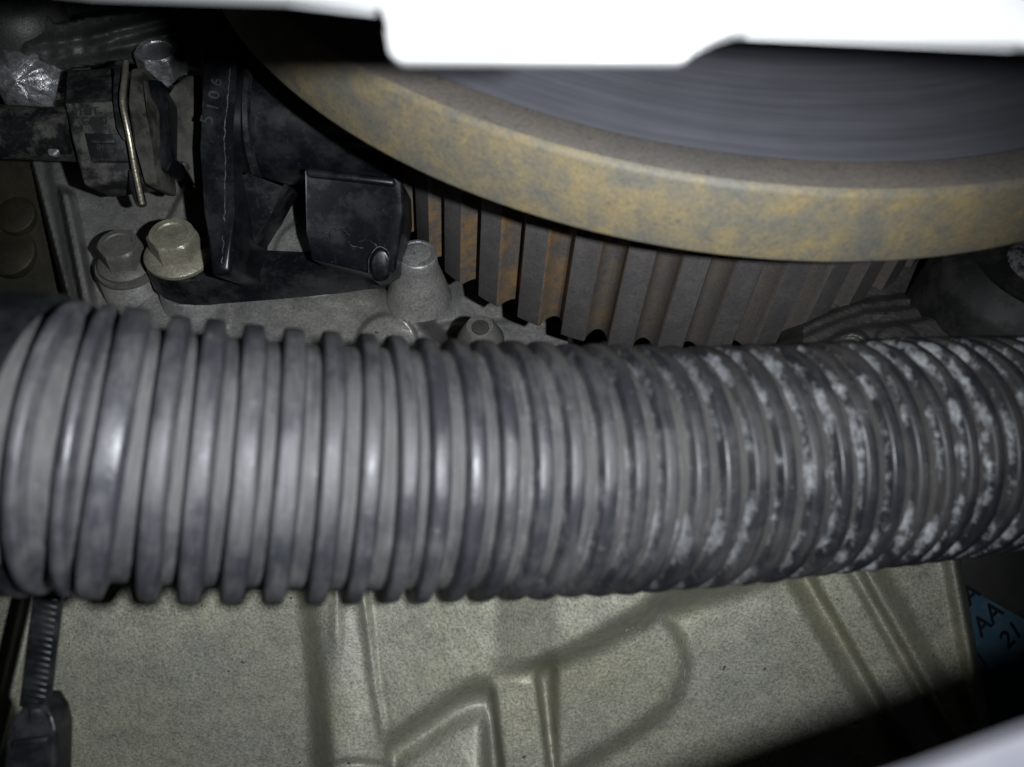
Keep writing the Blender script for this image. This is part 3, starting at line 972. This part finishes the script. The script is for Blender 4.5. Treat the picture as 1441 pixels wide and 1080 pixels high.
prism('box_lip', pxpoly([(430, 236), (556, 250), (555, 262), (430, 248)], 185.2), (0, 0, -2), M['sensor'], box, .7, 3)
prism('end_nub', pxpoly([(520, 372), (524, 355), (534, 347), (545, 352), (550, 366), (549, 388), (540, 397), (524, 396)], [191.5, 191, 191, 191, 191.5, 193, 193.5, 193.5]), (0, 0, -8), M['sensor'], se, .9, 3)
tube('chalk_line', catmull([P(519, 384, 191.7), P(519, 366, 190.9), P(525, 354, 190.2), P(534, 347.5, 190.1), P(545, 353, 190.4), P(549, 366, 191)], 8), .08, M['chalk_edge'], se, 8)
for seg_ in ([(467, 340, 190.2), (466, 330, 189.4), (471, 323, 188.9), (476, 326, 189.1)], [(480, 323, 188.9), (486, 325, 189.1), (492, 332, 189.6)],
             [(490, 340, 190.2), (494, 346, 190.7), (503, 348, 190.9), (510, 350, 191.0)], [(506, 341, 190.3), (515, 338, 190.1), (525, 342, 190.5), (531, 347, 190.9)]):
    tube('chalk_line', [q + Vector((rng.normal(0, .12), rng.normal(0, .12), .25)) for q in map(Vector, catmull([P(*q) for q in seg_], 7))], .06, M['chalk_edge'], box, 6)

# ------------------------------------------------------------------ connector with cable
cn = thing('cable_connector', 'dusty black cable connector with bent spring wire plugged into the sensor', 'connector', P(150, 200, 215))
def slab(name, pts, dep, mat, parent, bev=.6, seg=2):
    return prism(name, [P(x, y, d) for x, y, d in pts], (0, 0, -dep), mat, parent, bev, seg)
# housing: top sloping face and dusty front face as one bevelled solid
bm = bmesh.new()
fr = [(92, 98, 199), (90, 144, 190.5), (103, 196, 191.5), (117, 262, 194.5)]
rt = [(178, 94, 199), (176, 140, 190.5), (186, 196, 191.5), (196, 252, 194.5)]
va_ = [bm.verts.new(P(*q)) for q in fr]; vb_ = [bm.verts.new(P(*q)) for q in rt]
vc_ = [bm.verts.new(P(*q) * 1.0 + Vector((0, 0, -13))) for q in (fr[0], fr[3], rt[3], rt[0])]
for i in range(3):
    bm.faces.new([va_[i], va_[i + 1], vb_[i + 1], vb_[i]])
bm.faces.new([va_[3], vc_[1], vc_[2], vb_[3]])
bm.faces.new([vb_[0], vc_[3], vc_[0], va_[0]])
bm.faces.new([va_[0], vc_[0], vc_[1], va_[3], va_[2], va_[1]])
bm.faces.new([vb_[0], vb_[1], vb_[2], vb_[3], vc_[2], vc_[3]])
bm.faces.new([vc_[0], vc_[3], vc_[2], vc_[1]])
bmesh.ops.bevel(bm, geom=list(bm.edges), offset=.9, segments=3, profile=.5, affect='EDGES')
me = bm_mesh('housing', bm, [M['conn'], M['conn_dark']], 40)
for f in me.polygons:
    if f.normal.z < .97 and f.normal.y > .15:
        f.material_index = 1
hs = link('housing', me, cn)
win = slab('latch_window', [(118, 187, 190.6), (182, 190, 190.6), (188, 228, 192.1), (128, 228, 192.1)], 1.6, M['conn_dark'], hs, .3)
slab('latch_bar', [(124, 195, 190.1), (160, 196, 190.1), (162, 202, 190.3), (127, 202, 190.3)], 1, M['conn_dark'], win, .2)
slab('top_ridge', [(122, 108, 196.0), (176, 106, 196.0), (176, 120, 193.5), (124, 122, 193.3)], 2, M['conn_dark'], hs, .5)
xd = P(160, 157, 190) - P(112, 158, 190)
text_part('moulded_text', 'PBT-', 2.5, P(128, 157.5, 190.4), xd, (0, 1, .1), M['letter_dark'], hs, .07)
text_part('moulded_text', 'GF30', 2.5, P(133, 171, 190.55), xd, (0, 1, .1), M['letter_dark'], hs, .07)
text_part('moulded_text', '010', 1.6, P(144, 207, 190.8), xd, (0, 1, .1), M['letter'], win, .05)
slab('clip_plate', [(160, 86, 192), (174, 84, 192), (173, 110, 189), (171, 150, 187.5), (181, 196, 188.5), (172, 198, 188.7), (163, 180, 188), (158, 140, 188)], 2.2, M['conn_dark'], cn, .5)
tube('spring_wire', catmull([P(177, 88, 191), P(175, 112, 188), P(172.5, 132, 186.4), P(173, 150, 186), P(178, 174, 186.4), P(184, 205, 187.6), P(191, 245, 190), P(200, 287, 193)], 10), .62, M['wire'], cn, 16)
slab('clip_foot', [(179, 238, 191), (190, 238, 191), (203, 288, 195), (190, 291, 195), (180, 262, 193)], 2.5, M['conn_dark'], cn, .6)
slab('collar', [(183, 96, 198), (204, 94, 198), (206, 142, 188.5), (212, 196, 189.5), (222, 262, 194), (203, 260, 194), (188, 200, 189.5), (180, 142, 188.5)], 12, M['brown_dust'], cn, .8, 2)
slab('seal', [(206, 110, 196), (226, 112, 196), (234, 140, 191), (236, 200, 191), (244, 226, 194), (236, 242, 196), (224, 242, 196), (212, 196, 191), (206, 150, 190.5)], 10, M['sensor'], cn, 1.2, 3)
slab('neck', [(232, 138, 196), (244, 118, 198), (262, 104, 200), (284, 104, 200), (286, 230, 198), (282, 268, 200), (270, 266, 200), (262, 226, 196), (240, 226, 196)], 9, M['brown_dust'], cn, 1.0, 2)
cb = tube('cable', catmull([P(-260, 176, 260), P(-160, 180, 215), P(-60, 184, 199), P(30, 187, 198), P(108, 190, 198)], 14), 5.9, M['cable'], cn, 32)
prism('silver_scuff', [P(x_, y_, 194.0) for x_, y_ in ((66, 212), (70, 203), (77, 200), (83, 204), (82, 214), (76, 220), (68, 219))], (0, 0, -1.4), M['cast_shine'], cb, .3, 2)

# ------------------------------------------------------------------ dark mounting arm at the upper left
ma = thing('mounting_arm', 'dark oily cast mounting arm above the cable connector', 'mounting arm', P(120, 60, 240))
def arm_depth(x, y):
    h = np.zeros_like(x)
    lo = IP(x, [-60, 0, 30, 60, 80, 100, 130, 170, 205, 262, 300], [90, 95, 98, 104, 104, 98, 93, 86, 96, 114, 122])
    up = IP(x, [-60, 30, 76, 100, 122, 196, 262, 300], [-40, -20, 32, 30, 24, 16, -12, -50])
    for (xa, ya, xb_, yb_, hh) in ((130, 52, 280, 14, 3.0), (150, 72, 290, 34, 2.6), (40, 64, 150, 50, 2.0)):
        tt = np.clip(((x - xa) * (xb_ - xa) + (y - ya) * (yb_ - ya)) / ((xb_ - xa) ** 2 + (yb_ - ya) ** 2), 0, 1)
        dist = np.hypot(x - xa - tt * (xb_ - xa), y - ya - tt * (yb_ - ya))
        h += hh * np.exp(-(dist / 9.) ** 2)
    h += fbm(x, y, 40, 31, .5)
    h -= 3.5 * S((y - lo + 22) / 22)
    D = 212 - h + 46 * S((y - lo) / 6) + 46 * S((up - y) / 6)
    return D
relief(ma, -66, 300, -60, 135, 3.0, arm_depth, lambda x, y: np.zeros(x.shape, int), {0: ('arm', M['cast_dark'])})
lathe('boss', P(28, 22, 216), W, [(.01, 5), (7, 5), (9, 4), (10.5, 0), (11, -10)], M['cast_dark'], ma, 40, 50)
o = P(40, 112, 216)
lg = lathe('worn_lug', o, Vector((.05, -.35, 1)), [(.01, 4.6), (2.5, 4.5), (4.5, 3.9), (6.0, 2.6), (7.2, .4), (8.0, -4), (8.6, -14)], M['cast_shine'], ma, 40, 25)
for v in lg.data.vertices:                            # hammered, flattened by wear
    c = v.co / MM
    v.co += Vector((.55 * math.sin(c.x * 1.9 + c.y * .8), .45 * math.sin(c.y * 2.3 + c.x), .55 * math.sin(c.x * 1.3 - c.y * 1.7))) * MM
    v.co.x += (v.co.x - o.x * MM) * .18

# brown steel panel at the left with two round embossed discs
bp = thing('brown_panel', 'dark brown oily steel panel with two round embossed discs left of the block', 'panel', P(0, 320, 268))
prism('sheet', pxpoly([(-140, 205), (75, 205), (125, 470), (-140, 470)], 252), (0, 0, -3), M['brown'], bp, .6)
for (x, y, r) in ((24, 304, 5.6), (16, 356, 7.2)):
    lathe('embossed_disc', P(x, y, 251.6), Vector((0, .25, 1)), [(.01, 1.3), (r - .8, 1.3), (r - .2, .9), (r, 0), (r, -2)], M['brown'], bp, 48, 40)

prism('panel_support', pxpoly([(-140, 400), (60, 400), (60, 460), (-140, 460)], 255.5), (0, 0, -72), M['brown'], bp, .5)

# ------------------------------------------------------------------ right-hand side: cover ledge, belt idler, box with label
def led_depth(x, y):
    D = 196 + (500 - y) * .12
    h = np.zeros_like(x)
    top = IP(x, [1100, 1160, 1215, 1290, 1310, 1335, 1360, 1400, 1450], [470, 440, 420, 412, 405, 409, 432, 482, 520])
    h += 9 * S((y - top) / 6)
    h += 3 * S((y - top - 17) / 5)
    h += 3.5 * S((y - top - 36) / 8)
    r = np.hypot(x - 1196, (y - 492) * 1.15)
    h += 3 * S((34 - r) / 6) - 1.4 * S((24 - r) / 5)
    r = np.hypot(x - 1262, (y - 486) * 1.1)
    h += 2.4 * S((36 - r) / 8)
    h += fbm(x, y, 45, 21, .5) + fbm(x, y, 14, 22, .22)
    return D - h
M['ledge'] = cast_metal('greasy_cast_cover', (.105, .105, .092), (.075, .076, .07), (.035, .035, .032), metal=.35, rough=.42, grain=.9, bumpd=.2)
cl_ = thing('cover_ledge', 'dark greasy cast cover ledge with stepped edges right of the toothed pulley', 'cover', P(1270, 450, 328))
relief(cl_, 1130, 1430, 360, 540, 3.0, led_depth, lambda x, y: np.where(np.hypot(x - 1196, (y - 492) * 1.15) < 34, 1, np.where(np.hypot(x - 1262, (y - 486) * 1.1) < 36, 1, 0)),
       {0: ('cover_wall', M['ledge']), 1: ('bolt_seat', M['ledge'])})

o = P(1462, 378, 182)
idl = thing('idler_cap', 'round matt black cap with a chalky patch under the right end of the rim', 'cap', P(1462, 378, 215))
lathe('cap_body', o, W, [(.01, 1.0), (6.6, 1.0), (12.6, .2), (13.0, 1.6), (14.2, 1.8), (15.0, .8), (18.2, -1.6), (19.2, -3), (19.6, -8), (19.6, -34), (.01, -34)], M['blackbox'], idl, 90, 40)
M['chalk'] = plastic('chalky_grey_patch', (.016, .017, .016), (.15, .155, .155), .95, .7, 3.2, lo=.44, hi=.53)
lathe('chalky_boss', o, W, [(.01, 2.6), (4.5, 2.5), (6.2, 1.9), (6.9, .8)], M['chalk'], idl, 48, 40)
tube('cap_leg', [P(1462, 378, 200), P(1462, 378, 328)], 9, M['blackbox'], idl, 24)

bx = thing('labelled_box', 'black plastic box with a blue printed label beside the rim of the housing', 'box', P(1420, 850, 300))
prism('box_body', pxpoly([(1352, 770), (1600, 700), (1640, 1010), (1352, 1040)], [238, 238, 238, 238]), (0, 0, -88), M['blackbox'], bx, 1.5)
nx_ = P(1441, 878, 236) - P(1362, 830, 236)
lab = prism('label', pxpoly([(1350, 822), (1372, 833), (1441, 872), (1560, 940), (1500, 1040), (1340, 1000)], 236.6), (0, 0, -1.2), M['blue'], bx, .2)
lx = P(1400, 868, 236) - P(1378, 892, 236); ly = P(1376, 854, 236) - P(1395, 885, 236)
zt_ = 236.5
text_part('printed_text', 'AA', 6.8, P(1389, 873, zt_), lx, (-.75, .66, 0), M['ink'], lab, .05, shear=.25, bold=.12)
text_part('printed_text', 'A', 6.8, P(1365, 838, zt_), lx, (-.75, .66, 0), M['ink'], lab, .05, shear=.25, bold=.12)
text_part('printed_text', '21', 6.4, P(1422, 896, zt_), lx, (-.75, .66, 0), M['ink'], lab, .05, shear=.25, bold=.12)
text_part('printed_text', 'J', 5.5, P(1380, 930, zt_), lx, (-.75, .66, 0), M['ink'], lab, .05, shear=.25, bold=.05)

# ------------------------------------------------------------------ out-of-focus pale metal close to the lens
wb_ = thing('white_bracket', 'overexposed white metal bracket edge with square tab above the pulley', 'bracket', Vector((0, 150, 2)))
pts = [(-420, -48), (60, -20), (118, -14), (400, -5), (544, 5), (541, 44), (546, 74), (560, 85), (958, 85), (972, 78), (984, 57), (1038, 46), (1060, 36), (1441, 61), (1900, 91)]
near = pxpoly(pts, 58)
poly = near + [Vector((near[-1].x, 150, H - 58)), Vector((near[0].x, 150, H - 58))]
prism('plate', poly, (0, 0, -1.4), M['white'], wb_, .3)
prism('flange', [Vector((near[0].x, 148.7, H - 59.3)), Vector((near[-1].x, 148.7, H - 59.3)), Vector((near[-1].x, 150, H - 59.3)), Vector((near[0].x, 150, H - 59.3))], (0, 0, -(H - 59.3 - .5)), M['white'], wb_, .2)

gp = thing('grey_bracket', 'blurred pale grey metal bracket corner below the labelled box', 'bracket', Vector((50, -152, 2)))
pts = [(760, 1262), (1000, 1186), (1150, 1136), (1300, 1086), (1441, 1034), (1700, 940), (2700, 577)]
near = pxpoly(pts, 52)
poly = near + [Vector((near[-1].x, -152, H - 52)), Vector((near[0].x, -152, H - 52))]
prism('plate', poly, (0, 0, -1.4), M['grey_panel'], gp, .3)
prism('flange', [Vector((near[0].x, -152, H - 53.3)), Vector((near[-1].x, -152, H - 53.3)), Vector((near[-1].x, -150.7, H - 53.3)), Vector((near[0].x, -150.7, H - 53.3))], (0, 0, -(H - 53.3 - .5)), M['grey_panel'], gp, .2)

for o in bpy.data.objects:
    if '_o' in o:
        del o['_o']
